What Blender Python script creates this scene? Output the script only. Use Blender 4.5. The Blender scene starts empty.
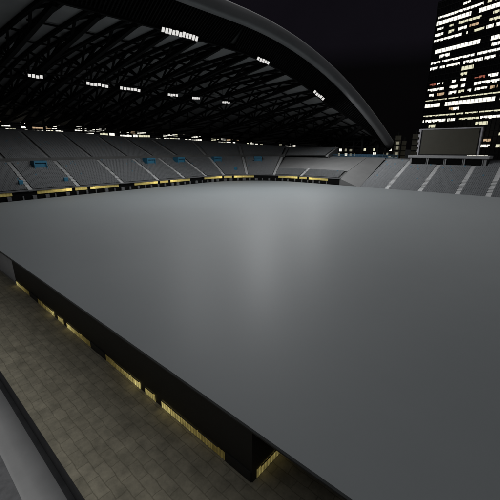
import bpy, math, random
from mathutils import Vector
random.seed(7)
R = math.radians
scene = bpy.context.scene
col = scene.collection

# ------------------------------------------------------------------ materials
def nodes(name):
    m = bpy.data.materials.new(name); m.use_nodes = True
    nt = m.node_tree
    return m, nt, nt.nodes['Principled BSDF']

def mat(name, color, rough=0.6, metal=0.0, spec=0.5, var=0.15, scale=0.6, bump=0.0, bscale=6.0):
    """plain material with two octaves of procedural mottling in colour and roughness"""
    m, nt, b = nodes(name)
    tc = nt.nodes.new('ShaderNodeTexCoord')
    n = nt.nodes.new('ShaderNodeTexNoise'); n.inputs['Scale'].default_value = scale
    n.inputs['Detail'].default_value = 8; n.inputs['Roughness'].default_value = 0.6
    nt.links.new(tc.outputs['Object'], n.inputs['Vector'])
    r = nt.nodes.new('ShaderNodeValToRGB')
    r.color_ramp.elements[0].position = 0.3; r.color_ramp.elements[1].position = 0.7
    lo = [c*(1-var) for c in color]; hi = [min(1, c*(1+var)) for c in color]
    r.color_ramp.elements[0].color = (*lo, 1); r.color_ramp.elements[1].color = (*hi, 1)
    nt.links.new(n.outputs['Fac'], r.inputs['Fac'])
    nt.links.new(r.outputs['Color'], b.inputs['Base Color'])
    b.inputs['Roughness'].default_value = rough
    b.inputs['Metallic'].default_value = metal
    b.inputs['Specular IOR Level'].default_value = spec
    if bump:
        n2 = nt.nodes.new('ShaderNodeTexNoise'); n2.inputs['Scale'].default_value = bscale
        n2.inputs['Detail'].default_value = 6
        nt.links.new(tc.outputs['Object'], n2.inputs['Vector'])
        bp = nt.nodes.new('ShaderNodeBump'); bp.inputs['Strength'].default_value = bump
        bp.inputs['Distance'].default_value = 0.05
        nt.links.new(n2.outputs['Fac'], bp.inputs['Height'])
        nt.links.new(bp.outputs['Normal'], b.inputs['Normal'])
    return m

def emit(name, color, strength):
    m, nt, b = nodes(name)
    b.inputs['Base Color'].default_value = (0.1, 0.1, 0.1, 1)
    b.inputs['Emission Color'].default_value = (*color, 1)
    b.inputs['Emission Strength'].default_value = strength
    return m

def glowing(name, color, glow, strength):
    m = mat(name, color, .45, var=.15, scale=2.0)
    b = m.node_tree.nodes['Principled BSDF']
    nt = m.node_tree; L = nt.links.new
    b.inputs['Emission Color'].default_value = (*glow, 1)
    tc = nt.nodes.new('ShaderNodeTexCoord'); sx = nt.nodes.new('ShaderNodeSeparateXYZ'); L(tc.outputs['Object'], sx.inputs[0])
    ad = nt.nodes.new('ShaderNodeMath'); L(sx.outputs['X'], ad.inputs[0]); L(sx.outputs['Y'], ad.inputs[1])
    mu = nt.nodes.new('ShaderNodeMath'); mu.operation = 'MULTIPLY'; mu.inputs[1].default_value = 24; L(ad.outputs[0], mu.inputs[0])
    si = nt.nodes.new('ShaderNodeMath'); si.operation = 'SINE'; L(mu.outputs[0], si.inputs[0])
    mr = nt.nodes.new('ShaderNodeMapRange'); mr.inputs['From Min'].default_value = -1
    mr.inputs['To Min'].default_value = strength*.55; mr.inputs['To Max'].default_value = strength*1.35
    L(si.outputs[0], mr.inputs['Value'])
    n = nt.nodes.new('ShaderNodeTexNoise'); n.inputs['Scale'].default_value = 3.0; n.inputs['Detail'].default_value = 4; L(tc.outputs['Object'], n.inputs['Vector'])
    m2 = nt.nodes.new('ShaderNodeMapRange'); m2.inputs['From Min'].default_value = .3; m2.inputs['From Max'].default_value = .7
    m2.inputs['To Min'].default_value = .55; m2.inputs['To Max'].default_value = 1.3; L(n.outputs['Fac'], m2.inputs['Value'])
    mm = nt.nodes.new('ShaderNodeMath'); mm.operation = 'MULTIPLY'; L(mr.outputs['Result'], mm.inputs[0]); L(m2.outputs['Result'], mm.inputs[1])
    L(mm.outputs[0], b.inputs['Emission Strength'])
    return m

def seat_material(name='seat_plastic', k=1.0):
    m, nt, b = nodes(name)
    g = nt.nodes.new('ShaderNodeNewGeometry')
    r = nt.nodes.new('ShaderNodeValToRGB'); r.color_ramp.interpolation = 'CONSTANT'
    e = r.color_ramp.elements
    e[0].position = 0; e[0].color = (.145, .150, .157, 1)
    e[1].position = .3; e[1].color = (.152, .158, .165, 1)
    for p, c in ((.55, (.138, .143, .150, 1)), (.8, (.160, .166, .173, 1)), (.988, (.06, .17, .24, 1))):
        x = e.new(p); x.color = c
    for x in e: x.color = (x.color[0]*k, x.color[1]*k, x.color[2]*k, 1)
    nt.links.new(g.outputs['Random Per Island'], r.inputs['Fac'])
    nt.links.new(r.outputs['Color'], b.inputs['Base Color'])
    b.inputs['Roughness'].default_value = 0.55
    return m

def paving_material():
    m, nt, b = nodes('stone_paving')
    L = nt.links.new
    tc = nt.nodes.new('ShaderNodeTexCoord')
    mp = nt.nodes.new('ShaderNodeMapping'); mp.inputs['Rotation'].default_value = (0, 0, R(0))
    L(tc.outputs['Object'], mp.inputs['Vector'])
    # wobble the joints
    wn = nt.nodes.new('ShaderNodeTexNoise'); wn.inputs['Scale'].default_value = 1.3; wn.inputs['Detail'].default_value = 3
    L(mp.outputs['Vector'], wn.inputs['Vector'])
    sub = nt.nodes.new('ShaderNodeVectorMath'); sub.operation = 'MULTIPLY_ADD'
    sub.inputs[1].default_value = (.22, .22, 0)
    L(wn.outputs['Color'], sub.inputs[0]); L(mp.outputs['Vector'], sub.inputs[2])
    br = nt.nodes.new('ShaderNodeTexBrick')
    br.inputs['Scale'].default_value = 1.0
    br.inputs['Brick Width'].default_value = 1.25; br.inputs['Row Height'].default_value = .62
    br.inputs['Mortar Size'].default_value = .035; br.inputs['Mortar Smooth'].default_value = .6
    br.inputs['Bias'].default_value = -0.1
    br.inputs['Color1'].default_value = (.290, .268, .206, 1)
    br.inputs['Color2'].default_value = (.235, .218, .166, 1)
    br.inputs['Mortar'].default_value = (.190, .174, .131, 1)
    L(sub.outputs['Vector'], br.inputs['Vector'])
    n1 = nt.nodes.new('ShaderNodeTexNoise'); n1.inputs['Scale'].default_value = 1.1; n1.inputs['Detail'].default_value = 9
    n1.inputs['Roughness'].default_value = .7
    L(mp.outputs['Vector'], n1.inputs['Vector'])
    r1 = nt.nodes.new('ShaderNodeValToRGB')
    r1.color_ramp.elements[0].position = .3; r1.color_ramp.elements[0].color = (.58, .58, .56, 1)
    r1.color_ramp.elements[1].position = .72; r1.color_ramp.elements[1].color = (1.25, 1.23, 1.18, 1)
    L(n1.outputs['Fac'], r1.inputs['Fac'])
    mx = nt.nodes.new('ShaderNodeMix'); mx.data_type = 'RGBA'; mx.blend_type = 'MULTIPLY'; mx.inputs[0].default_value = 1
    L(br.outputs['Color'], mx.inputs[6]); L(r1.outputs['Color'], mx.inputs[7])
    L(mx.outputs[2], b.inputs['Base Color'])
    b.inputs['Roughness'].default_value = .8
    b.inputs['Specular IOR Level'].default_value = .25
    inv = nt.nodes.new('ShaderNodeMath'); inv.operation = 'MULTIPLY_ADD'
    inv.inputs[1].default_value = -1.0
    L(br.outputs['Fac'], inv.inputs[0]); L(n1.outputs['Fac'], inv.inputs[2])
    bp = nt.nodes.new('ShaderNodeBump'); bp.inputs['Strength'].default_value = .35; bp.inputs['Distance'].default_value = .03
    L(inv.outputs[0], bp.inputs['Height']); L(bp.outputs['Normal'], b.inputs['Normal'])
    return m

def deck_material():
    m, nt, b = nodes('grey_deck_coating')
    L = nt.links.new
    tc = nt.nodes.new('ShaderNodeTexCoord')
    n = nt.nodes.new('ShaderNodeTexNoise'); n.inputs['Scale'].default_value = .12; n.inputs['Detail'].default_value = 7
    n.inputs['Roughness'].default_value = .62
    L(tc.outputs['Object'], n.inputs['Vector'])
    r = nt.nodes.new('ShaderNodeValToRGB')
    r.color_ramp.elements[0].position = .3; r.color_ramp.elements[0].color = (.108, .118, .122, 1)
    r.color_ramp.elements[1].position = .7; r.color_ramp.elements[1].color = (.117, .127, .131, 1)
    L(n.outputs['Fac'], r.inputs['Fac']); L(r.outputs['Color'], b.inputs['Base Color'])
    mr = nt.nodes.new('ShaderNodeMapRange')
    mr.inputs['To Min'].default_value = .66; mr.inputs['To Max'].default_value = .70
    L(n.outputs['Fac'], mr.inputs['Value']); L(mr.outputs['Result'], b.inputs['Roughness'])
    b.inputs['Sheen Weight'].default_value = .22; b.inputs['Sheen Roughness'].default_value = .35
    b.inputs['Coat Weight'].default_value = .12; b.inputs['Coat Roughness'].default_value = .42
    b.inputs['Specular IOR Level'].default_value = .22
    return m

M = dict(
    palewall=mat('pale_painted_wall', (.70, .71, .73), .7, var=.06, scale=.3),
    slope=mat('weathered_slope_concrete', (.105, .104, .103), .85, var=.12, scale=.25, bump=.15),
    deck=deck_material(), paving=paving_material(), seat=seat_material(), seat_shade=seat_material('roof_shade_seat_plastic', .45),  # second seat tone has the roof's shade put into its colour
    blackwall=mat('black_cladding', (.022, .021, .019), .5, spec=.3, var=.12, scale=.4),
    edge=mat('black_edge_metal', (.015, .015, .015), .5, var=.1),
    void=mat('dark_opening', (.004, .004, .004), .9, spec=.05, var=.1),
    **{'gold%d' % k: glowing('gold_panel_glow', (.50, .40, .12), (1.0, .76+.02*k, .20+.025*k), v) for k, v in enumerate((.03, .055, .09, .14, .22, .40))},  # emission levels that paint the lamps' fade along the gold strips
    conc=mat('pale_concrete', (.36, .355, .35), .8, var=.1, scale=.35, bump=.15),
    terrace=mat('terrace_concrete', (.09, .089, .087), .85, var=.14, scale=.3, bump=.1),
    aisle_shade=mat('shaded_aisle_concrete', (.23, .23, .23), .8, var=.12, scale=.8),  # same aisle concrete with roof shade put into the tone
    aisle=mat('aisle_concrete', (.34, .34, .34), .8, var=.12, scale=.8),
    darkconc=mat('dark_concrete', (.085, .085, .088), .8, var=.18, scale=.5, bump=.15),
    road=mat('light_road_concrete', (.43, .428, .42), .85, var=.08, scale=.5, bump=.1),
    asphalt=mat('asphalt', (.16, .16, .163), .9, var=.2, scale=3, bump=.25, bscale=40),
    ground=mat('dark_ground', (.010, .010, .010), .95, spec=.05, var=.25, scale=.05),
    kerb_shade=mat('kerb_shade_grey', (.09, .09, .092), .85, var=.2, scale=1.2),  # kerb face and road strip, shade put into the dark colour
    blue=mat('blue_paint', (.018, .12, .20), .5, var=.15, scale=.6),
    railblue=mat('blue_rail_paint', (.02, .075, .13), .45, var=.1),
    fascia=mat('grey_roof_metal', (.22, .22, .225), .45, metal=.0, var=.1, scale=.15),
    clad=mat('roof_cladding', (.23, .23, .23), .6, var=.15, scale=.12),
    steel=mat('black_steel', (.004, .004, .004), .8, spec=.15, var=.1),
    rib=mat('dark_rib_metal', (.03, .03, .03), .5, var=.15),
    frame=mat('screen_frame_grey', (.36, .35, .37), .5, var=.08),
    screen=mat('screen_off', (.055, .051, .038), .35, var=.08, scale=.5),
    panel=mat('screen_base_grey', (.26, .26, .265), .6, var=.1),
    facade=mat('dark_glass_facade', (.012, .012, .014), .25, var=.2, scale=.1),
    slab=mat('facade_floor_band', (.02, .02, .02), .5, var=.2, scale=.2),
    oldblock=mat('stained_render', (.30, .28, .21), .85, var=.25, scale=.2),
    darkwin=mat('unlit_window_glass', (.012, .013, .015), .15, var=.1),
    lamp=emit('floodlight_lens', (1, .98, .95), .75),
    lampcase=mat('lamp_housing', (.05, .05, .05), .5),
    bulb=emit('warm_bulb', (1, .85, .42), 3.0),
    win_white=emit('lit_office_white', (1, .97, .86), 1.2),
    win_cream=emit('lit_office_cream', (.95, .92, .66), .85),
    win_dim=emit('lit_office_dim', (.72, .68, .50), .30),
    win_red=emit('lit_office_red', (.75, .22, .14), .45),
    win_orange=emit('lit_office_orange', (.95, .66, .40), .6),
)

# ------------------------------------------------------------------ mesh helpers
class MB:
    def __init__(s): s.v = []; s.f = []
    def quad(s, a, b, c, d):
        i = len(s.v); s.v += [tuple(a), tuple(b), tuple(c), tuple(d)]; s.f.append((i, i+1, i+2, i+3))
    def poly(s, pts):
        i = len(s.v); s.v += [tuple(p) for p in pts]; s.f.append(tuple(range(i, i+len(pts))))
    def hexa(s, p):                      # 8 corners: bottom 0-3 ccw, top 4-7
        i = len(s.v); s.v += [tuple(q) for q in p]
        for f in ((3, 2, 1, 0), (4, 5, 6, 7), (0, 1, 5, 4), (1, 2, 6, 5), (2, 3, 7, 6), (3, 0, 4, 7)):
            s.f.append(tuple(i+k for k in f))
    def box(s, x0, x1, y0, y1, z0, z1):
        s.hexa([(x0, y0, z0), (x1, y0, z0), (x1, y1, z0), (x0, y1, z0), (x0, y0, z1), (x1, y0, z1), (x1, y1, z1), (x0, y1, z1)])
    def bar(s, a, b, w, h=None):
        h = h or w
        a = Vector(a); b = Vector(b); d = (b-a)
        if d.length < 1e-5: return
        d.normalize()
        up = Vector((0, 0, 1)) if abs(d.z) < .95 else Vector((1, 0, 0))
        x = d.cross(up).normalized()*w/2; y = x.normalized().cross(d).normalized()*h/2
        s.hexa([a-x-y, a+x-y, a+x+y, a-x+y, b-x-y, b+x-y, b+x+y, b-x+y])
    def grid(s, rows):                   # rows of equal-length point lists
        i = len(s.v); n = len(rows[0])
        for r in rows: s.v += [tuple(p) for p in r]
        for a in range(len(rows)-1):
            for b in range(n-1):
                k = i+a*n+b
                s.f.append((k, k+1, k+n+1, k+n))
    def sweep(s, rings, caps=True):      # closed rings of points
        i = len(s.v); n = len(rings[0])
        for r in rings: s.v += [tuple(p) for p in r]
        for a in range(len(rings)-1):
            for b in range(n):
                s.f.append((i+a*n+b, i+a*n+(b+1) % n, i+(a+1)*n+(b+1) % n, i+(a+1)*n+b))
        if caps:
            s.f.append(tuple(i+k for k in range(n))[::-1]); s.f.append(tuple(i+(len(rings)-1)*n+k for k in range(n)))
    def build(s, name, m, parent=None, smooth=False, bevel=0):
        me = bpy.data.meshes.new(name); me.from_pydata(s.v, [], s.f); me.materials.append(m)
        me.validate(); me.update()
        if smooth:
            me.polygons.foreach_set('use_smooth', [True]*len(me.polygons))
        o = bpy.data.objects.new(name, me); col.objects.link(o)
        if bevel:
            bv = o.modifiers.new('bevel', 'BEVEL'); bv.width = bevel; bv.segments = 2; bv.limit_method = 'ANGLE'
        if parent:
            o.parent = parent
            root = parent
            off = Vector(root.location)
            if root.parent: off += Vector(root.parent.location)
            if off.length: o.location = -off
        return o

def tag(o, label=None, cat=None, group=None, kind=None):
    if label: o['label'] = label
    if cat: o['category'] = cat
    if group: o['group'] = group
    if kind: o['kind'] = kind
    return o
def thing(name, loc, label, cat, group=None):
    o = bpy.data.objects.new(name, None); col.objects.link(o); o.location = loc; o.empty_display_size = .5
    return tag(o, label, cat, group)
def point_light(name, loc, power, color, parent, radius=.12):
    l = bpy.data.lights.new(name, 'POINT'); l.energy = power; l.color = color; l.shadow_soft_size = radius
    o = bpy.data.objects.new(name, l); col.objects.link(o); o.parent = parent
    o.location = Vector(loc)-Vector(parent.location)
    return o

# ------------------------------------------------------------------ camera, world, sun
cam = bpy.data.cameras.new('camera'); co = bpy.data.objects.new('camera', cam); col.objects.link(co)
co.location = (0, 0, 16.8); co.rotation_euler = (R(90-16.934), 0, R(41.517))
cam.sensor_width = 36; cam.lens = 335/500*36; cam.clip_end = 8000; cam.clip_start = .1
scene.camera = co

SUN_AZ = -36.0      # degrees clockwise from +Y
SUN_EL = 44.0
w = bpy.data.worlds.new('World'); scene.world = w; w.use_nodes = True
nt = w.node_tree; nt.nodes.clear(); L = nt.links.new
out = nt.nodes.new('ShaderNodeOutputWorld')
sky = nt.nodes.new('ShaderNodeTexSky'); sky.sky_type = 'NISHITA'; sky.sun_disc = False
sky.sun_elevation = R(SUN_EL); sky.sun_rotation = R(SUN_AZ)
bw = nt.nodes.new('ShaderNodeRGBToBW'); L(sky.outputs[0], bw.inputs[0])
mxs = nt.nodes.new('ShaderNodeMix'); mxs.data_type = 'RGBA'; mxs.inputs[0].default_value = .96
L(sky.outputs[0], mxs.inputs[6]); L(bw.outputs[0], mxs.inputs[7])
b_sky = nt.nodes.new('ShaderNodeBackground'); b_sky.inputs['Strength'].default_value = .20
L(mxs.outputs[2], b_sky.inputs['Color'])
tc = nt.nodes.new('ShaderNodeTexCoord'); sp = nt.nodes.new('ShaderNodeSeparateXYZ')
L(tc.outputs['Generated'], sp.inputs[0])
# dark night layer near the horizon with a faint cloud deck above 12 degrees
rl = nt.nodes.new('ShaderNodeValToRGB'); e = rl.color_ramp.elements
e[0].position = 0; e[0].color = (.0014, .0012, .0013, 1)
e[1].position = .45; e[1].color = (.0050, .0042, .0064, 1)
x = e.new(.19); x.color = (.0014, .0013, .0015, 1)
x = e.new(.245); x.color = (.0044, .0038, .0056, 1)
L(sp.outputs['Z'], rl.inputs['Fac'])
cn = nt.nodes.new('ShaderNodeTexNoise'); cn.inputs['Scale'].default_value = 3; cn.inputs['Detail'].default_value = 6
L(tc.outputs['Generated'], cn.inputs['Vector'])
cm = nt.nodes.new('ShaderNodeMapRange'); cm.inputs['To Min'].default_value = .6; cm.inputs['To Max'].default_value = 1.4
L(cn.outputs['Fac'], cm.inputs['Value'])
b_low = nt.nodes.new('ShaderNodeBackground')
L(rl.outputs['Color'], b_low.inputs['Color']); L(cm.outputs['Result'], b_low.inputs['Strength'])
rf = nt.nodes.new('ShaderNodeValToRGB'); rf.color_ramp.interpolation = 'EASE'  # bright sky overhead, out of view, added as ambient fill
rf.color_ramp.elements[0].position = .40; rf.color_ramp.elements[0].color = (0, 0, 0, 1)
rf.color_ramp.elements[1].position = .80; rf.color_ramp.elements[1].color = (1, 1, 1, 1)
L(sp.outputs['Z'], rf.inputs['Fac'])
ms = nt.nodes.new('ShaderNodeMixShader'); L(rf.outputs['Color'], ms.inputs[0]); L(b_low.outputs[0], ms.inputs[1]); L(b_sky.outputs[0], ms.inputs[2])
L(ms.outputs[0], out.inputs['Surface'])

sl = bpy.data.lights.new('moon_sun', 'SUN'); sl.energy = .06; sl.angle = R(6); sl.color = (1, .985, .96)
so = bpy.data.objects.new('moon_sun', sl); col.objects.link(so)
d = Vector((math.sin(R(SUN_AZ))*math.cos(R(SUN_EL)), math.cos(R(SUN_AZ))*math.cos(R(SUN_EL)), math.sin(R(SUN_EL))))
so.rotation_euler = (-d).to_track_quat('-Z', 'Y').to_euler(); so.location = (0, 0, 200)

vs = scene.view_settings
vs.view_transform = 'Standard'; vs.look = 'None'; vs.gamma = 1; vs.exposure = 0; vs.use_curve_mapping = False

# ------------------------------------------------------------------ ground, plaza, road
g = MB(); g.box(-4000, 4000, -4000, 4000, -3, -1.56)
tag(g.build('ground', M['ground']), kind='structure')
def plaza_outline(zt):
    pts = [(-220, 3.80), (-14.6, 3.80)]
    for k in range(1, 13):
        a = R(90*k/12); pts.append((-14.6+17*math.sin(a), 20.80-17*math.cos(a)))
    pts += [(2.2, 40), (30, 40), (30, 112), (-101, 112), (-101, 60), (-220, 60)]
    return [(x, y, zt) for x, y in pts]
o = MB(); o.sweep([plaza_outline(-1.55), plaza_outline(-.05)])
tag(o.build('plaza_base', M['kerb_shade']), kind='structure')
o = MB(); o.sweep([plaza_outline(-.05), plaza_outline(0)])
tag(o.build('plaza_paving', M['paving']), kind='structure')
o = MB(); o.box(-220, 80, -30, 3.50, -1.56, -1.45)
tag(o.build('road', M['road']), kind='structure')
o = MB(); o.box(-220, 80, 3.50, 3.795, -1.56, -1.47)  # flat dark strip painting the plaza kerb's shadow on the road
tag(o.build('kerb_shade', M['kerb_shade']), kind='structure')
o = MB(); o.box(-60, -16.7, -3.2, 1.86, -1.5, -1.446)
tag(o.build('parking_pavement', M['asphalt']), kind='structure')

# ------------------------------------------------------------------ deck over the pitch
DX0, DX1, DY0, DY1 = -101.7, 34.0, 9.80, 114.6
dk = thing('pitch_deck', (-34, 62, 3.55), 'huge plain smooth grey deck covering the whole stadium pitch', 'deck')
def deck_ring(z, o=0):
    pts = [(DX0+o, DY0+o), (DX1-o, DY0+o), (DX1-o, DY1-o)]
    r = 26-o
    for k in range(0, 15):
        a = R(90*k/14); pts.append((DX0+26-r*math.sin(a), DY1-26+r*math.cos(a)))
    return [(x, y, z) for x, y in pts]
t = MB(); t.sweep([deck_ring(3.62), deck_ring(3.80)]); t.build('deck_top', M['deck'], dk)
t = MB(); t.sweep([deck_ring(3.50, .02), deck_ring(3.618, .02)]); t.build('edge_trim', M['edge'], dk)

# ------------------------------------------------------------------ gold panel strip helper (ribbed sheet) between two ground points
def gold_strip(a, b, z0, z1, n, parent, pitch=.14, depth=.02, m_='gold2'):
    """a, b: (x, y) ends; n: outward normal (x, y)"""
    ln = math.hypot(b[0]-a[0], b[1]-a[1]); k = max(2, int(ln/pitch))
    rows = [[], []]
    for i in range(k+1):
        f = i/k; off = depth*(i % 2)
        x = a[0]+(b[0]-a[0])*f+n[0]*off; y = a[1]+(b[1]-a[1])*f+n[1]*off
        rows[0].append((x, y, z0)); rows[1].append((x, y, z1))
    m = MB(); m.grid(rows); return m.build('gold_panel', M[m_], parent)
def wall_lamp(p, n, z, power, parent, s=.09, off=.30):
    m = MB(); x, y = p[0]+n[0]*off, p[1]+n[1]*off
    m.box(x-s, x+s, y-s, y+s, z-s, z+s)
    o = m.build('wall_lamp', M['bulb'], parent, bevel=.02)
    point_light('lamp_light', (x+n[0]*(s+.08), y+n[1]*(s+.08), z), power, (1, .83, .40), parent, .06)
    return o

# ------------------------------------------------------------------ black service block under the near deck edge
WX0, WX1, WY = -48.9, -8.7, 10.0
sb = thing('service_block', (-29, 20, 0), 'long black windowless block under the near deck edge with gold lit strip at its foot', 'building')
t = MB(); t.box(WX0, WX1, WY, 30, 0, 3.49); t.build('wall', M['blackwall'], sb)
GZ0, GZ1 = .03, .60
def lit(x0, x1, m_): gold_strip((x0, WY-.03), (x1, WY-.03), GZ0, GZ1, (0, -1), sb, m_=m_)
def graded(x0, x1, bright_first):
    """row of narrow backlit panels, lamp falloff painted as dimming emission"""
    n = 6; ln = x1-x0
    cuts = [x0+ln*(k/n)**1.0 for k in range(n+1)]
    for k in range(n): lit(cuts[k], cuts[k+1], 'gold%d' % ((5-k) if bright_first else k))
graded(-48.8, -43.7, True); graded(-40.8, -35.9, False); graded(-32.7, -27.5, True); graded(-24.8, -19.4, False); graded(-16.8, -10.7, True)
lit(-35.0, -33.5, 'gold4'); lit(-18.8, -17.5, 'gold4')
for x in (-43.7, -24.8-2.7, -10.7):
    w_ = 2.9 if x > -44 else 2.9
    x1 = min(x+w_, WX1-.02)
    t = MB(); t.box(x+.04, x1-.04, WY-.06, WY+.03, .02, .66); t.build('dark_door', M['edge'], sb)
def strip_lamp(a, b, n, z, power, parent, off, aim_down=.55, s_=.03):
    """tube lamp from a to b (x, y) standing off the panel, shining back on it"""
    ax, ay = a[0]+n[0]*off, a[1]+n[1]*off; bx_, by_ = b[0]+n[0]*off, b[1]+n[1]*off
    m = MB(); m.bar((ax, ay, z+s_+.02), (bx_, by_, z+s_+.02), s_*2); o = m.build('lamp_tube', M['lampcase'], parent)
    l = bpy.data.lights.new('lamp_light', 'AREA'); l.shape = 'RECTANGLE'; l.size = math.hypot(bx_-ax, by_-ay); l.size_y = .05
    l.energy = power; l.color = (1, .84, .42)
    lo_ = bpy.data.objects.new('lamp_light', l); col.objects.link(lo_); lo_.parent = parent
    lo_.location = Vector(((ax+bx_)/2, (ay+by_)/2, z))-Vector(parent.location)
    zax = -Vector((-n[0], -n[1], -aim_down)).normalized(); xax = Vector((bx_-ax, by_-ay, 0)).normalized()
    yax = zax.cross(xax)
    from mathutils import Matrix
    lo_.rotation_euler = Matrix((xax, yax, zax)).transposed().to_euler()
    return o
def near_lamp(x0, x1, pw): strip_lamp((x0, WY), (x1, WY), (0, -1), .63, pw*.08, sb, .10, 3, .02)
for x0, x1, pw in ((-48.8, -47.8, 5), (-47.7, -46.0, 2), (-37.1, -35.95, 7), (-39.2, -37.2, 3), (-34.9, -33.6, 4), (-32.6, -31.4, 7), (-31.3, -29.3, 3),
                   (-20.5, -19.45, 7), (-23.0, -20.6, 3.5), (-18.7, -17.6, 5), (-16.7, -15.6, 8), (-15.5, -13.0, 4), (-12.9, -11.2, 1.5)): near_lamp(x0, x1, pw)
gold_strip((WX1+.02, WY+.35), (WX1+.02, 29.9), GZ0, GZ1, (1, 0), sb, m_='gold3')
for y in (10.6, 12.4, 14.2, 17.5, 22.5): strip_lamp((WX1, y), (WX1, y+1.5), (1, 0), .63, .3, sb, .10, 3, .02)
ww = thing('retaining_wall', (-75, 11, 0), 'pale grey wall under the deck edge beyond the left end of the black block', 'wall')
t = MB(); t.box(-101, -48.95, 10.12, 11.4, 0, 3.49); t.build('wall', M['palewall'], ww)
t = MB(); t.box(-101, -48.95, 9.99, 10.11, 0, .3); t.build('plinth', M['conc'], ww)

# ------------------------------------------------------------------ bowl path
def P(s, d, z=0.0):
    if s <= 88: return (-102-d, s, z)
    if s <= 130.41:
        a = (s-88)/27; r = 27+d; return (-75-r*math.cos(a), 88+r*math.sin(a), z)
    return (-75+(s-130.41), 115+d, z)
def N(s):                                # outward normal, away from the pitch
    if s <= 88: return (-1, 0)
    if s <= 130.41:
        a = (s-88)/27; return (-math.cos(a), math.sin(a))
    return (0, 1)
def interp(x, tab):
    if x <= tab[0][0]: return tab[0][1]
    for (a, b), (c, d_) in zip(tab, tab[1:]):
        if x <= c: return b+(d_-b)*(x-a)/(c-a)
    return tab[-1][1]
def srange(a, b, step=1.5):
    n = max(1, int(math.ceil((b-a)/step))); return [a+(b-a)*i/n for i in range(n+1)]
RD = .85
def zl(d): return 6.05+d*.435
def zu(d): return 13.4+(d-19.5)*.36
UEND = [(30, 44.8), (60, 43), (72, 40.5), (95, 37.8), (106, 33), (114, 30.2), (120, 28), (131.5, 27.5)]
def uend(s): return interp(s, UEND)
S0, SC, S1 = -30.0, 119.0, 131.5        # start, where the corner terrace starts, end of the upper tier
SEND = 147.5                            # end of the lower tier
def lend(s): return 15.5 if s < SC else 5.6

gs = thing('covered_grandstand', (-120, 50, 0), 'long grey two tier grandstand curving round the corner under the arched roof', 'grandstand')
# concrete terraces (stepped)
def terrace(mb, s0, s1, d0, dend, zf):
    ss = srange(s0, s1)
    for a, b in zip(ss, ss[1:]):
        mid = (a+b)/2; d = d0
        while d+RD <= dend(mid)+.01:
            z = zf(d); z2 = zf(d+RD)
            mb.quad(P(a, d, z), P(b, d, z), P(b, d+RD, z), P(a, d+RD, z))
            mb.quad(P(a, d+RD, z), P(b, d+RD, z), P(b, d+RD, z2), P(a, d+RD, z2))
            d += RD
lo = MB(); terrace(lo, S0, SEND, 0, lend, zl)
lo.build('lower_terrace', M['terrace'], gs)
up = MB(); terrace(up, S0, S1, 19.5, uend, zu); up.build('upper_terrace', M['terrace'], gs)
wk = MB()
ss = srange(S0, SC)
wk.grid([[P(s, 15.3, 12.75) for s in ss], [P(s, 19.6, 12.75) for s in ss]])
wk.grid([[P(s, 19.48, 12.7) for s in ss], [P(s, 19.48, 13.9) for s in ss]])
wk.build('walkway', M['terrace'], gs)
# plain sloped concrete of the corner, running on to the bare bay of the end stand
pl = MB(); ss = srange(SC, SEND)
pl.grid([[P(s, 5.6, zl(5.6)+.02) for s in ss], [P(s, 22, 13.25) for s in ss]])
pl.build('corner_terrace', M['slope'], gs)
# closing walls
cw = MB()
ss = srange(S0, S1)
cw.grid([[P(s, uend(s)+.3, 0) for s in ss], [P(s, uend(s)+.3, zu(uend(s))+.9) for s in ss]])
cw.build('rear_wall', M['darkconc'], gs)
for pts, mm in (([P(S1, 19.5, 12.8), P(S1, uend(S1)+.3, 12.8), P(S1, uend(S1)+.3, zu(uend(S1))+.9), P(S1, 19.5, 14.2)], 'slope'),
                ([P(SC, 5.6, zl(5.6)), P(SC, 15.5, 12.0), P(SC, 15.5, zl(15.5)), P(SC, 5.6, zl(5.6)+.1)], 'slope'),
                ([P(SEND, 0, 0), P(SEND, 22, 0), P(SEND, 22, 13.25), P(SEND, 5.6, zl(5.6)+.05), P(SEND, 0, zl(0)+.05)], 'slope')):
    ew = MB(); ew.poly(pts); o_ = ew.build('end_wall', M[mm], gs)
    so_ = o_.modifiers.new('solid', 'SOLIDIFY'); so_.thickness = .25; so_.offset = 0
eb = MB()
for a, b in zip(srange(SEND, SEND+.8, .4), srange(SEND, SEND+.8, .4)[1:]): pass

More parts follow.
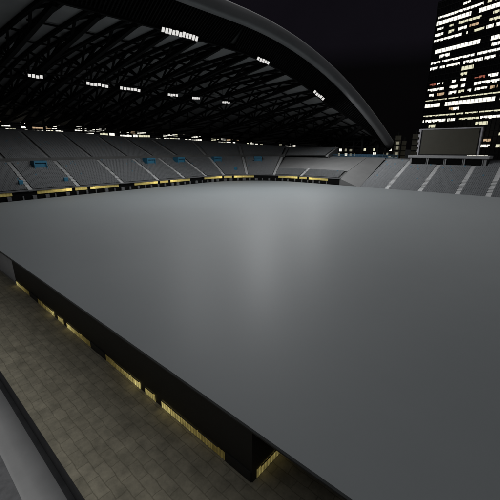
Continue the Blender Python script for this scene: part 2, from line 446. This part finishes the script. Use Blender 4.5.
# front wall with dark base, gold panels, doors, lamps
fw = MB(); ss = srange(S0, SEND)
fw.grid([[P(s, .10, 0) for s in ss], [P(s, .10, 6.0) for s in ss]])
fw.build('front_wall', M['void'], gs)
cp = MB(); cp.sweep([[P(s, -.12, 5.95), P(s, .25, 5.95), P(s, .25, 6.30), P(s, -.12, 6.30)] for s in ss]); cp.build('front_coping', M['darkconc'], gs)
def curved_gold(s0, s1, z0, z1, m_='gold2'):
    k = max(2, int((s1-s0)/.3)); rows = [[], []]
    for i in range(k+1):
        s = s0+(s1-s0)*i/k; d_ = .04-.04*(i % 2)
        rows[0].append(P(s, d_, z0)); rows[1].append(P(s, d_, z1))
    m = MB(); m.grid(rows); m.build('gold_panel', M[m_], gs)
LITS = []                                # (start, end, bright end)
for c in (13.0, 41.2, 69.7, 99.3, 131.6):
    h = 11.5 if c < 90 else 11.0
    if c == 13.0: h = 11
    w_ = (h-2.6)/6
    for k in range(6):  # lamp fade painted in, panels step down in emission
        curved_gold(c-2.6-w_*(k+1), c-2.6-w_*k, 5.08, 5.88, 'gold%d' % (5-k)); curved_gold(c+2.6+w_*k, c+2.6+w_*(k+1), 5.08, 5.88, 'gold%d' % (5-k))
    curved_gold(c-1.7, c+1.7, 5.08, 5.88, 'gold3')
    for q0, q1, pw in ((c-4.6, c-2.7, 8), (c-7.6, c-4.7, 4), (c-1.6, c+1.6, 4), (c+2.7, c+4.6, 8), (c+4.7, c+7.6, 4)):
        n = N((q0+q1)/2); p0, p1 = P(q0, -.05), P(q1, -.05)
        strip_lamp(p0, p1, (-n[0], -n[1]), 5.86, pw, gs, .45, .8, .04)
for k in range(62):                      # grey posts under the strip
    s = S0+4+k*2.75+random.uniform(-.5, .5)
    if s > SEND-1: break
    n = N(s); p = P(s, -.02)
    t = MB(); t.bar((p[0], p[1], 3.9), (p[0], p[1], 4.84), random.choice((.3, .5, .9))); t.build('front_post', M['darkconc'], gs)
# aisles with steps
AIS = [-13, .8, 14.4, 28.3, 40.5, 54, 67.3, 78.4, 89.1, 97.5, 107.4, 118.7, 130.6]
def aisle(s, d0, d1, zf, w=.95):
    m = MB(); n = N(s); tx, ty = n[1], -n[0]
    d_ = d0
    while d_+RD/2 <= d1+.01:
        z = zf(math.floor((d_-d0+.01)/RD)*RD+d0)+(zf(RD)-zf(0))*(.5 if (d_-d0) % RD > RD*.4 else 0)+.22; dz = (zf(RD)-zf(0))*.46
        a = P(s, d_); b = P(s, d_+RD/2)
        zb = z-.45
        q = [(a[0]-tx*w/2, a[1]-ty*w/2), (a[0]+tx*w/2, a[1]+ty*w/2), (b[0]+tx*w/2, b[1]+ty*w/2), (b[0]-tx*w/2, b[1]-ty*w/2)]
        m.hexa([(x, y, zb) for x, y in q]+[(x, y, z+(dz if k > 1 else 0)) for k, (x, y) in enumerate(q)])
        d_ += RD/2
    return m.build('aisle_stair', M['aisle_shade'], gs)
for s in AIS:
    aisle(s, 0, lend(s), zl)
    if s < S1: aisle(s-.35 if s < 88 else s, 19.5, uend(s), zu)
# vomitories: blue painted portals
VOM = [(7.5, 12), (21.3, 12), (35.1, 12), (72.2, 12), (86.0, 12), (99.0, 12), (111.8, 12)]
def frame_at(s, d):
    n = N(s); return Vector((n[0], n[1], 0)), Vector((n[1], -n[0], 0)), Vector(P(s, d))
for s, d_ in VOM:
    n, tg, p = frame_at(s, d_-1.2)
    zb = zl(d_-1.2)
    hw, dep, ht = 1.7, 3.4, 2.5
    def q(u, v, z): r = p+tg*u+n*v; return (r.x, r.y, z)
    t = MB()
    for u in (-hw, hw-.2): t.hexa([q(u, 0, zb-.2), q(u+.2, 0, zb-.2), q(u+.2, dep, zb-.2), q(u, dep, zb-.2), q(u, 0, zb+ht), q(u+.2, 0, zb+ht), q(u+.2, dep, zb+ht), q(u, dep, zb+ht)])
    t.hexa([q(-hw+.2, 0, zb+ht-.55), q(hw-.2, 0, zb+ht-.55), q(hw-.2, dep, zb+ht-.55), q(-hw+.2, dep, zb+ht-.55), q(-hw+.2, 0, zb+ht-.01), q(hw-.2, 0, zb+ht-.01), q(hw-.2, dep, zb+ht-.01), q(-hw+.2, dep, zb+ht-.01)])
    v = t.build('exit_portal', M['blue'], gs)
    t = MB(); t.quad(q(-hw+.21, .35, zb), q(hw-.21, .35, zb), q(hw-.21, .35, zb+ht-.55), q(-hw+.21, .35, zb+ht-.55)); t.build('portal_door', M['blue'], v)
# small blue steward boxes in the lower rows
for s, d_ in ((27.2, 3.2), (33.5+5, 3.2), (103.6, 4)):
    n, tg, p = frame_at(s, d_); z = zl(d_)
    t = MB()
    t.bar(p+Vector((0, 0, z+.1)), p+Vector((0, 0, z+1.2)), 1.0); t.build('blue_box', M['blue'], gs, bevel=.05)

# seats
def seat_block(s0, s1, d0, dend, zf, parent, Pf, skip=()):
    m = MB(); V = m.v; F = m.f
    d_ = d0; r = 0
    while d_+RD <= 46:
        z = zf(d_)
        k = max(1, 0 if False else 1)
        scale = 1.0
        if Pf is P and s0 > 88-1 and s1 < 131: scale = (27+d_)/27
        n = int((s1-s0)*scale/.5)
        for i in range(n):
            s = s0+(i+.5)*(s1-s0)/n
            if d_+RD > dend(s)+.01: continue
            if any(abs(s-a)*scale < 2.0 and b-1.6 < d_ < b+2.6 for a, b in skip): continue
            h = .22*(s1-s0)/n/.5
            prof = ((d_+.28, .40), (d_+.70, .36), (d_+.80, .85), (d_+.75, .85), (d_+.66, .44), (d_+.28, .45))
            i0 = len(V)
            for dd, zz in prof: V.append(Pf(s-h, dd, z+zz))
            for dd, zz in prof: V.append(Pf(s+h, dd, z+zz))
            for a in range(6):
                b = (a+1) % 6; F.append((i0+a, i0+b, i0+6+b, i0+6+a))
            F.append((i0+5, i0+4, i0+1, i0)); F.append((i0+4, i0+3, i0+2, i0+1))
            F.append((i0+6, i0+7, i0+10, i0+11)); F.append((i0+7, i0+8, i0+9, i0+10))
        d_ += RD; r += 1
    if m.v: return tag(m.build('seat_block', M['seat_shade' if Pf is P else 'seat'], parent), kind='stuff')
edges = [S0]+AIS+[SEND]
for a, b in zip(edges, edges[1:]):
    aa, bb = a+.68, b-.68
    if b <= -13: continue
    if a < 118: seat_block(aa, bb, 0, lend, zl, gs, P, VOM)
    else:
        seat_block(aa, min(bb, SEND-1.0), 0, lend, zl, gs, P, VOM)
    if a < 130: seat_block(aa, bb, 19.5, uend, zu, gs, P)

# ------------------------------------------------------------------ end stand (open, below the video screen)
es = thing('open_end_stand', (-10, 126, 0), 'open grey end stand with pale stair aisles below the video screen', 'grandstand')
def E(s, d, z=0.0): return (s, 115+d, z)
def ze(d): return 3.30+d*.40
EX0, EX1, EDD = -50.3, 36.0, 22.1
m = MB(); d_ = 0
while d_+RD <= EDD+.01:
    m.quad(E(EX0, d_, ze(d_)), E(EX1, d_, ze(d_)), E(EX1, d_+RD, ze(d_)), E(EX0, d_+RD, ze(d_)))
    m.quad(E(EX0, d_+RD, ze(d_)), E(EX1, d_+RD, ze(d_)), E(EX1, d_+RD, ze(d_+RD)), E(EX0, d_+RD, ze(d_+RD)))
    d_ += RD
m.build('terrace', M['terrace'], es)
m = MB()   # bare sloped bay beside the curved corner
rows = []
for k in range(13):
    d_ = 22.1*k/12
    zl_ = zl(d_)-.05 if d_ < 5.6 else zl(5.6)+(13.2-zl(5.6))*(d_-5.6)/16.5
    zr_ = 3.4+9.8*k/12
    rows.append([(x, 115+d_, zl_+(zr_-zl_)*(x+57.7)/(57.7+EX0)) for x in (-57.7, -55.8, -53.9, -52, EX0-.02)])
m.grid(rows)
m.poly([(x, 115, 0) for x in (-57.7, EX0-.02)]+[(EX0-.02, 115, 3.4), (-57.7, 115, zl(0)-.05)])
m.build('bare_slope', M['slope'], es)
m = MB(); m.box(-75, EX1, 137.2, 144, 0, 12.35); m.build('rear_concourse', M['conc'], es)
EA = [-41.0, -30.6, -20.2, -12.6, -2.2, 8.2, 18.6, 29]
for x in EA:
    m = MB(); d_ = 0
    while d_+RD/2 <= EDD+.01:
        z = ze(math.floor((d_+.01)/RD)*RD)+.34*(.5 if d_ % RD > RD*.4 else 0)+.22; y0, y1 = 115+d_, 115+d_+RD/2
        if -41 < x < -16.6 and d_ > 19: break
        m.hexa([(x-.65, y0, z-.5), (x+.65, y0, z-.5), (x+.65, y1, z-.5), (x-.65, y1, z-.5), (x-.65, y0, z), (x+.65, y0, z), (x+.65, y1, z+.155), (x-.65, y1, z+.155)]); d_ += RD/2
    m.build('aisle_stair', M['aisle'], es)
ee = [EX0]+EA+[EX1]
for i, (a, b) in enumerate(zip(ee, ee[1:])):
    seat_block(a+(.68 if i else .1), b-.68, 0, lambda s: 19.0 if -41 < s < -16.6 else EDD, ze, es, E)
# low parapet over the top row and blue rail along the gap
m = MB(); m.box(EX0, EX1, 137.0, 137.19, 11.0, 13.0); m.build('parapet', M['darkconc'], es)
rl_ = thing('blue_railing', (-60, 140, 13), 'blue painted railing along the top of the bare concrete slope', 'railing')
m = MB()
for z in (13.45, 13.85, 14.2): m.bar((-74, 137.7, z), (-46, 137.7, z), .14)
m.build('rail', M['railblue'], rl_)
for k in range(15): 
    m = MB(); m.bar((-74+2*k, 137.7, 12.35), (-74+2*k, 137.7, 14.25), .1); m.build('post', M['railblue'], rl_)
m = MB()
m.box(-74, -46, 137.8, 137.84, 12.9, 13.3); m.build('kick_panel', M['railblue'], rl_)

# ------------------------------------------------------------------ control room and video screen
cr = thing('control_room', (-30, 139, 11), 'low grey control room with four dark openings under the video screen', 'building')
m = MB(); m.box(-40.6, -17.0, 134.75, 139.9, 9.0, 13.45); m.build('wall', M['panel'], cr)
m = MB(); m.box(-41.2, -16.3, 134.2, 142.3, 13.45, 14.25); m.build('roof_slab', M['panel'], cr, bevel=.04)
m = MB(); m.box(-40.6, -17.0, 134.45, 134.74, 9.0, 11.05); m.build('sill_wall', M['panel'], cr)
for i in range(4):
    x0 = -39.9+i*5.65
    m = MB(); m.box(x0, x0+4.9, 134.66, 134.745, 11.1, 13.25)
    wd = m.build('window_opening', M['void'], cr)
    m = MB()
    for a in (x0-.14, x0+4.9): m.box(a, a+.14, 134.5, 134.747, 11.06, 13.44)
    m.build('window_frame', M['panel'], wd)
vsn = thing('video_screen', (-30, 141, 14.3), 'large dark switched off video screen in a pale grey frame on the end stand', 'screen')
SX0, SX1, SZ0, SZ1, SY = -39.9, -20.4, 14.36, 23.5, 140.2
m = MB(); m.box(SX0+.9, SX1-.9, SY+.02, SY+1.6, SZ0+.25, SZ1-.45); m.build('display', M['screen'], vsn)
m = MB(); m.box(SX0+.42, SX1-.42, SY+.25, SY+1.9, SZ0+.02, SZ1-.36); m.build('casing', M['edge'], vsn)
m = MB()
m.box(SX0, SX0+.45, SY-.1, SY+1.8, SZ0, SZ1); m.box(SX1-.45, SX1, SY-.1, SY+1.8, SZ0, SZ1)
m.box(SX0+.45, SX1-.45, SY-.1, SY+1.8, SZ1-.38, SZ1)
m.build('screen_frame', M['frame'], vsn, bevel=.03)
for k in range(5):
    z = SZ0+.9+k*1.8; m = MB(); m.box(SX0-.5, SX0-.02, SY+.2, SY+1.2, z, z+1.0)
    m.build('side_light', M['frame'], vsn)

# ------------------------------------------------------------------ arched roof
rf_ = thing('arched_roof', (-110, 60, 0), 'huge dark arched roof of black steel trusses with grey front arch over the grandstand', 'roof')
UY0, UY1 = -46.0, 154.6
def fr(u):
    Y = UY0+(UY1-UY0)*u
    X = -52-15*(1-((Y-62)/103)**2)
    z = 50.6-30.6*(max(0, Y-70)/84)**2.12-1.25*(max(0, 70-Y)/41)**2
    return Vector((X, Y, z))
def beam(u):
    p = fr(u); k = min(1, (1-u)*6)
    n = Vector((-1, .25 if u > .6 else 0, 0)).normalized()
    q = p+n*(7*k+.6); q.z = p.z-3.2-3.6*k; return q
RZ = [(38, 26.2), (75, 25.2), (97, 23.7), (106, 21.4), (114, 19.9), (120, 18.5), (128, 17.3), (140, 17.0)]
def rear(u):
    s = -48+(139-(-48))*u
    dd = 54 if s < 120 else 54-(s-120)*.45
    p = P(s, dd); return Vector((p[0], p[1], interp(s, RZ)))
def clad(u, v):
    a, b = beam(u), rear(u); p = a.lerp(b, v)
    k = min(1, (1-u)*5+.15)
    p.z += 3.4*k*math.sin(math.pi*v) if 0 < v < 1 else 0
    p.z += .4
    return p
NU, NV = 72, 14
m = MB(); m.grid([[clad(i/NU, j/NV)+Vector((0, 0, 0)) for j in range(NV+1)] for i in range(NU+1)])
c = m.build('cladding', M['clad'], rf_, smooth=True)
sd = c.modifiers.new('solid', 'SOLIDIFY'); sd.thickness = .35; sd.offset = 1
# rounded front arch tube
rings = []
for i in range(97):
    u = i/96; p = fr(u); tng = (fr(min(1, u+.004))-fr(max(0, u-.004))).normalized()
    up_ = Vector((0, 0, 1)); side = tng.cross(up_).normalized()
    nup = side.cross(tng).normalized()
    ring = []
    for k in range(14):
        a = 2*math.pi*k/14
        ca, sa = math.cos(a), math.sin(a)
        ring.append(p - nup*1.75 + side*1.25*math.copysign(abs(ca)**.5, ca) + nup*1.75*math.copysign(abs(sa)**.5, sa))
    rings.append(ring)
m = MB(); m.sweep(rings); m.build('front_arch', M['fascia'], rf_, smooth=True)
# ribbed lip between front arch and inner beam
def lip(u, v):
    p = fr(u); a = Vector((p.x-1.0, p.y, p.z-2.9)); return a.lerp(beam(u), v)
m = MB(); m.grid([[lip(i/NU, v)+Vector((-.3, 0, .5)) for v in (0, .5, 1)] for i in range(NU+1)])
m.build('lip_panel', M['rib'], rf_, smooth=True)
m = MB()
for i in range(236):
    u = (i+.5)/236
    m.bar(lip(u, 0), lip(u, 1), .28, .7)
m.build('lip_ribs', M['steel'], rf_)
m = MB()
for i in range(NU): 
    a, b = beam(i/NU), beam((i+1)/NU); m.bar(a, b+(b-a)*.02, .9, 1.3)
m.build('inner_beam', M['steel'], rf_)
# trusses
NB = 7
us = [(y-UY0)/(UY1-UY0) for y in [-44, -35, -26, -17, -8, 1, 10, 19.5]+[29.5+8.4*k for k in range(15)]]
HW = 1.55/200
def depth(v, u): return (.5+3.9*math.sin(math.pi*min(1, v*1.02)))*min(1, (1-u)*6+.25)
def top(u, v): return clad(u, v)-Vector((0, 0, .75))
def bot(u, v):
    p = clad(u, v); p.z -= .9+depth(v, u); return p
for u in us:
    m = MB(); vs_ = [j/NB for j in range(NB+1)]; ua, ub = max(0, u-HW), min(1, u+HW)
    for j in range(NB):
        mid = (vs_[j]+vs_[j+1])/2
        m.bar(bot(u, vs_[j]), bot(u, vs_[j+1]), .95)
        for q in (ua, ub):
            m.bar(top(q, vs_[j]), top(q, vs_[j+1]), .7)
            m.bar(bot(u, vs_[j]), top(q, mid), .46); m.bar(top(q, mid), bot(u, vs_[j+1]), .46)
    m.build('truss', M['steel'], rf_)
m = MB()
for i, (a, b) in enumerate(zip(us, us[1:])):
    if i in (7, 8): continue
    for j in range(1, NB):
        v0, v1 = j/NB, (j+1)/NB
        m.bar(bot(a, v1), top(b-HW, v0), .5)
m.build('wind_bracing', M['steel'], rf_)
for j in range(1, NB+1):
    m = MB()
    for a, b in zip(us, us[1:]):
        if .31 < a < .34 and j < 5: continue
        m.bar(top(a, j/NB), top(b, j/NB), .34)
        if j in (3, 5, 7): m.bar(bot(a, j/NB), bot(b, j/NB), .45)
    m.build('purlin', M['steel'], rf_)
# legs under the arch springing
LEG = [(-75, 150), (-70.5, 151), (-66, 150), (-63, 153.5), (-59.5, 151.5), (-57.3, 154.5)]
for k, (x, y) in enumerate(LEG):
    m = MB(); zt = 20 + (1 if k % 2 else 8) if x < -58 else 18.5
    m.bar((x, y, 0), (x, y, zt), .95)
    m.build('support_column', M['steel'], rf_)
m = MB()
for (x0, y0), (x1, y1) in zip(LEG, LEG[1:]):
    for z in (17.2, 19.8): m.bar((x0, y0, z), (x1, y1, z), .5)
    m.bar((x0, y0, 17.2), (x1, y1, 21), .35)
m.build('column_bracing', M['steel'], rf_)
# rear columns behind the upper tier
for s in range(-20, 120, 14):
    p = P(s, uend(s)+4); u = (s+48)/187
    m = MB(); m.bar((p[0], p[1], 0), (p[0], p[1], clad(u, .9).z-1), .8); m.build('rear_column', M['steel'], rf_)

# floodlight banks hanging from the roof
def bank(pa, pb, n, label, s, power=0, dn=(.5, -.12, -1), spread=165):
    pa, pb = Vector(pa), Vector(pb); c = (pa+pb)/2
    b = thing('floodlight_bank', c, label, 'floodlight', 'floodlight banks under the arched roof')
    m = MB(); m.bar(pa+Vector((0, 0, .62*s)), pb+Vector((0, 0, .62*s)), .22)
    n_long = None if pa.z > 36 else 4.6
    for f in (.1, .9):
        q = pa.lerp(pb, f); m.bar(q+Vector((0, 0, .62*s)), q+Vector((0, 0, 2.4 if n_long is None else n_long)), .12)
    m.build('mounting_bar', M['steel'], b)
    face = (Vector((0, 15, 5))-c).normalized()
    for i in range(n):
        q = pa.lerp(pb, (i+.5)/n); wd = (pb-pa).length/n*.86
        al = (pb-pa).normalized(); up_ = face.cross(al).normalized()
        if up_.z < 0: up_ = -up_
        hs = s*.55*random.uniform(.85, 1.1)
        q = q+Vector((0, 0, random.uniform(-.12, .12)))
        def pt(a, h, f): return q+al*a*wd/2+up_*h*hs+face*f
        t = MB(); t.hexa([pt(-1, -1, -.5), pt(1, -1, -.5), pt(1, -1, 0), pt(-1, -1, 0), pt(-1, 1, -.5), pt(1, 1, -.5), pt(1, 1, 0), pt(-1, 1, 0)])
        h_ = t.build('lamp_head', M['lampcase'], b)
        t = MB(); t.quad(pt(-.9, -.85, .02), pt(.9, -.85, .02), pt(.9, .85, .02), pt(-.9, .85, .02)); t.build('lens', M['lamp'], h_)
    if power:
        l = bpy.data.lights.new('floodlight_beam', 'AREA'); l.shape = 'RECTANGLE'; l.size = (pb-pa).length; l.size_y = s*1.1
        l.energy = power; l.color = (.97, .99, 1)
        o = bpy.data.objects.new('floodlight_beam', l); col.objects.link(o); o.parent = b
        l.spread = R(spread); dv = Vector(dn).normalized(); o.location = face*.5+Vector((0, 0, -.7))
        o.rotation_euler = dv.to_track_quat('-Z', 'X').to_euler()
def on_front(Y):
    u = (Y-UY0)/(UY1-UY0); q = beam(u); return Vector((q.x+1.15, q.y-.2, q.z-.75))
bank(on_front(52.5), on_front(63.5), 11, 'longest bright floodlight bank high under the front arch of the roof', 1.15, 8500)
bank(on_front(83.5), on_front(89.0), 5, 'middle floodlight bank hanging from the inner beam of the front arch', 1.0, 21000)
bank(on_front(111.5), on_front(117.5), 5, 'floodlight bank nearest the low right end of the front arch', 1.0, 8000)
for (y0, y1, n, lb) in ((34.8, 38.6, 4, 'leftmost floodlight bank of the lower row under the roof trusses'),
                    (50.2, 57.2, 6, 'second floodlight bank from the left in the lower row under the trusses'),
                    (60.9, 68.4, 6, 'third floodlight bank from the left in the lower row under the trusses'),
                    (79.3, 84.0, 4, 'fourth floodlight bank from the left in the lower row under the trusses'),
                    (90.5, 94.6, 4, 'fifth floodlight bank from the left in the lower row under the trusses'),
                    (106.6, 111.2, 4, 'rightmost small floodlight bank of the lower row deep under the trusses')):
    bank((-93, y0*.8455, 32.5), (-93, y1*.8455, 32.5), n, lb, .74, 1900, dn=(-.05, -.05, -1), spread=176)
cwk = thing('lighting_catwalk', (-93.4, 50, 33.6), 'thin dark catwalk carrying the lower row of floodlight banks', 'catwalk')
m = MB(); m.bar((-93.4, -20, 33.5), (-93.4, 100, 33.5), .4, .28); m.build('walkway_beam', M['steel'], cwk)
m = MB(); m.bar((-93.4, -20, 34.5), (-93.4, 100, 34.5), .1); m.build('handrail', M['steel'], cwk)

# ------------------------------------------------------------------ lit tower behind the end stand
TL = Vector((-95.5, 336.5, 0)); TD = Vector((.948, -.318, 0)); TN = Vector((-.318, -.948, 0))   # left corner, along the face, outward
FH = 4.12; TW, TDEP, TH = 86.0, 40.0, 129.0
tw = thing('office_tower', TL+TD*43, 'tall dark office tower with bright lit window bands behind the video screen', 'tower')
def T(a, o, z): p = TL+TD*a+TN*o; return (p.x, p.y, z)
def tbox(m, a0, a1, o0, o1, z0, z1):
    m.hexa([T(a0, o0, z0), T(a1, o0, z0), T(a1, o1, z0), T(a0, o1, z0), T(a0, o0, z1), T(a1, o0, z1), T(a1, o1, z1), T(a0, o1, z1)])
m = MB(); tbox(m, 0, TW, -TDEP, 0, -1.5, TH); m.build('facade', M['facade'], tw)
m = MB()
for k in range(30):
    z = 117.2-k*FH+ FH*2+2.75
    if z > 0: tbox(m, -.15, TW+.15, .02, .22, z-.45, z)
m.build('floor_bands', M['slab'], tw)
m = MB()
for k in range(30): tbox(m, k*TW/29-.1, k*TW/29+.1, .23, .40, 0, TH)
m.build('mullions', M['slab'], tw)
m = MB(); tbox(m, 6, TW-6, -30, -8, TH, TH+5); m.build('roof_plant', M['slab'], tw)
VIS = 57.0
ROWS = {  # floor -> list of (start, end, height, material) as fractions of the seen width
 -1: [(.35, .45, 1.2, 'w'), (.55, 1, 1.6, 'w')],
 0: [(.26, .31, 1.0, 'c'), (.02, .62, 1.5, 'w'), (.66, .72, 1.2, 'c'), (.75, 1, 1.6, 'w')],
 1: [(0, .48, 2.6, 'w'), (.57, 1, 2.6, 'w')],
 2: [(.02, .12, 1.3, 'w'), (.2, .26, 1.1, 'c'), (.33, .62, 1.6, 'c'), (.75, 1, 1.8, 'c')],
 3: [(.0, .13, 1.8, 'w'), (.20, .28, 1.8, 'c'), (.33, .45, 1.7, 'w'), (.48, .60, 1.4, 'o'), (.72, .98, 1.8, 'c')],
 4: [(0, .40, 1.6, 'w'), (.45, .50, 1.5, 'w'), (.55, .68, 1.4, 'c'), (.70, 1, 1.9, 'w')],
 5: [(.9, 1, 1.2, 'c')],
 6: [(.04, .66, 2.6, 'w'), (.78, 1, 2.6, 'w')],
 7: [(.12, .27, 2.0, 'w'), (.8, 1, 1.8, 'w')],
 8: [(0, .62, 1.4, 'w'), (.64, 1, 1.5, 'w')],
 9: [(0, .12, 1.9, 'w'), (.15, .44, 1.5, 'w'), (.48, .88, 1.9, 'w'), (.92, 1, 1.5, 'w')],
 10: [(.47, .63, 2.3, 'c')],
 11: [(.47, .56, 2.0, 'c')],
 12: [(.03, .13, 1.3, 'r'), (.14, .24, 1.4, 'w'), (.36, .42, 1.8, 'w'), (.48, .56, 1.9, 'w'), (.66, .72, .7, 'r'), (.72, .80, 1.6, 'r'), (.83, .95, 1.9, 'w')],
 13: [(.01, .26, 1.7, 'w'), (.34, .46, 2.0, 'w'), (.5, .56, 1.9, 'w'), (.67, 1, 1.9, 'w')],
 14: [(.02, .12, 1.8, 'w'), (.17, .28, 1.7, 'o'), (.34, .45, 1.9, 'w'), (.48, .56, 1.8, 'c'), (.6, .65, 1.7, 'w'), (.69, .85, 1.9, 'w'), (.88, .97, 1.8, 'o')],
 15: [(0, .5, .7, 'c'), (.52, 1, .8, 'c')],
 16: [(0, .24, 2.4, 'w'), (.31, .97, 2.7, 'w')],
 17: [(.38, .44, 1.9, 'o'), (.44, .53, 1.9, 'w')],
 18: [(0, 1, 1.0, 'c')],
 19: [(0, .42, 1.9, 'w'), (.43, .52, 1.8, 'w'), (.55, .82, 1.3, 'c'), (.83, 1, 1.9, 'w')],
 20: [(.11, .24, 2.1, 'c'), (.78, .94, 2.2, 'c')],
 21: [(.10, .17, 1.9, 'w'), (.75, .82, 1.9, 'w')],
 22: [(.3, .4, 1.6, 'c')],
 23: [(.78, .9, 1.8, 'w'), (.92, 1, 1.7, 'o')],
 24: [(.1, .3, 1.8, 'w'), (.76, .88, 1.8, 'w'), (.9, 1, 1.7, 'w')],
 25: [(0, .4, 1.8, 'c')],
 26: [(.75, 1, 2.1, 'w')],
}
WM = dict(w='win_white', c='win_cream', o='win_orange', r='win_red')
for k, runs in ROWS.items():
    zc = 117.2-k*FH
    extra = [(1+random.random()*.12, 1.3, 1.8, random.choice('wwc'))] if random.random() < .5 else []
    for f0, f1, h, c in runs+extra:
        h *= 1.18
        if f1 == 1: f1 = 1.0+random.random()*.1
        a0, a1 = .8+f0*VIS, .8+f1*VIS-.3
        m = MB(); a = a0
        while a < a1-.2:
            wd = min(random.uniform(.8, 1.9), a1-a)
            if random.random() < .97:
                drop = random.choice((0, 0, .1)) if h > 2.6 else random.choice((0, 0, .2, .35, .6))*h*.6
                tbox(m, a+.02, a+wd-.04, .06, .14, zc-h/2+drop, zc+h/2)
            a += wd
        if m.v: m.build('lit_window', M[WM[c]], tw)

# ------------------------------------------------------------------ city behind
def block(x, y, wx, wy, h, rot, label, dens, mats, fh=3.4, seed=0, body='facade', zmin=8, zmax=70, maxrun=3, gap=.8):
    rnd = random.Random(seed)
    b = thing('city_building', (x, y, 0), label, 'building', 'city buildings behind the stadium')
    ca, sa = math.cos(R(rot)), math.sin(R(rot))
    def q(u, v, z): return (x+ca*u-sa*v, y+sa*u+ca*v, z)
    def bx(m, u0, u1, v0, v1, z0, z1):
        m.hexa([q(u0, v0, z0), q(u1, v0, z0), q(u1, v1, z0), q(u0, v1, z0), q(u0, v0, z1), q(u1, v0, z1), q(u1, v1, z1), q(u0, v1, z1)])
    m = MB(); bx(m, -wx/2, wx/2, 0, wy, -1.5, h); m.build('wall', M[body], b)
    m = MB(); bx(m, -wx/2+2, wx/2-2, 2, wy-2, h, h+2.2); m.build('roof_plant', M['slab'], b)
    m = MB(); z = 2.2
    while z < h-1: bx(m, -wx/2-.1, wx/2+.1, -.25, -.02, z-.3, z); z += fh
    m.build('floor_bands', M['slab'], b)
    z = 2.6; cnt = 0
    while z < min(h-2.5, zmax):
        u = 0
        if z > zmin:
            u = -wx/2+1
            while u < wx/2-1.5 and cnt < 98:
                n = rnd.randint(1, maxrun); wd = n*1.9
                if rnd.random() < dens and u+wd < wx/2-.5:
                    t = MB()
                    for i in range(n):
                        hh = rnd.choice((1.5, 1.7, 1.9)); bx(t, u+i*1.9, u+i*1.9+1.7, -.16, -.03, z, z+hh)
                    t.build('lit_window', M[rnd.choice(mats)], b); cnt += 1
                u += wd+gap+rnd.random()*1.5
        z += fh
    return b
mw = ['win_white']*5+['win_cream']*2+['win_orange']
CITY = [  # azimuth from the camera (deg, clockwise from +Y), distance, width, height
 (-83.5, 300, 34, 60, .95, 'dark slab building with bright lit rows behind the far left of the grandstand'),
 (-77.2, 310, 28, 66, .9, 'dark building with patchy white windows, second from the left behind the grandstand'),
 (-71.5, 330, 30, 58, .85, 'dark building with clustered white windows, third from the left behind the grandstand'),
 (-65.0, 290, 26, 52, .75, 'dark building with scattered white windows, fourth from the left behind the grandstand'),
 (-59.4, 320, 24, 60, .95, 'dark building with dense lit windows behind the middle of the grandstand'),
 (-54.6, 300, 22, 50, .9, 'dark building with lit windows just right of the grandstand middle'),
 (-50.3, 340, 22, 55, .9, 'dark building with cream lit windows behind the right part of the grandstand'),
 (-45.3, 300, 24, 48, .95, 'dark building with dense lit windows behind the grandstand corner'),
 (-39.8, 330, 24, 52, .8, 'dark building with cream lit windows behind the corner end wall'),
 (-34.4, 290, 22, 44, .97, 'dark building with sparse bright windows between the roof support columns'),
 (-28.9, 320, 20, 40, .97, 'dark building with sparse bright windows right of the roof support columns'),
 (-24.0, 350, 16, 34, .40, 'low dark building behind the foot of the front arch'),
]
for i, (az, dist, wd, h, dens, lb) in enumerate(CITY):
    x, y = dist*math.sin(R(az)), dist*math.cos(R(az))
    block(x, y, wd*1.15, 18, h, -az, lb, dens, mw if i < 9 else mw+['win_dim']*4, seed=i+3, fh=2.9, zmin=(20 if i < 5 else 13), zmax=52 if i < 4 else 40, maxrun=5 if i < 8 else 2, gap=.2)
LOW = [(-37.2, 230, 20, 22, 'low dark block between two dim buildings behind the corner end wall'),
 (-31.6, 240, 18, 20, 'low dark block with bright lights in the gap between the roof support columns'),
 (-26.6, 250, 16, 23, 'low dark block with a few lights just left of the arch foot'),
 (-21.3, 300, 22, 22, 'wide low dark block directly right of the arch foot')]
for i, (az, dist, wd, h, lb) in enumerate(LOW):
    x, y = dist*math.sin(R(az)), dist*math.cos(R(az))
    block(x, y, wd*1.5, 14, h, -az, lb, .85 if i < 3 else .15, ['win_white', 'win_cream', 'win_dim'], seed=i+70, fh=3.0, zmin=5, zmax=30, maxrun=2, gap=.9)
# two small stained blocks beside the screen
def stained(az, dist, wd, h, lb, seed):
    x, y = dist*math.sin(R(az)), dist*math.cos(R(az))
    block(x, y, wd, 12, h, -az, lb, .6, ['win_dim'], fh=3.3, seed=seed, body='oldblock', zmin=4, zmax=h, maxrun=1, gap=2.4)
stained(-18.75, 250, 3.6, 24.5, 'narrow weathered block with dim windows between the front arch and the screen', 41)
stained(-17.85, 262, 2.8, 21.5, 'lower weathered block hugging the right side of the narrow block', 42)
stained(-16.4, 240, 3.4, 25, 'narrow weathered block with dim windows close to the left edge of the screen', 43)
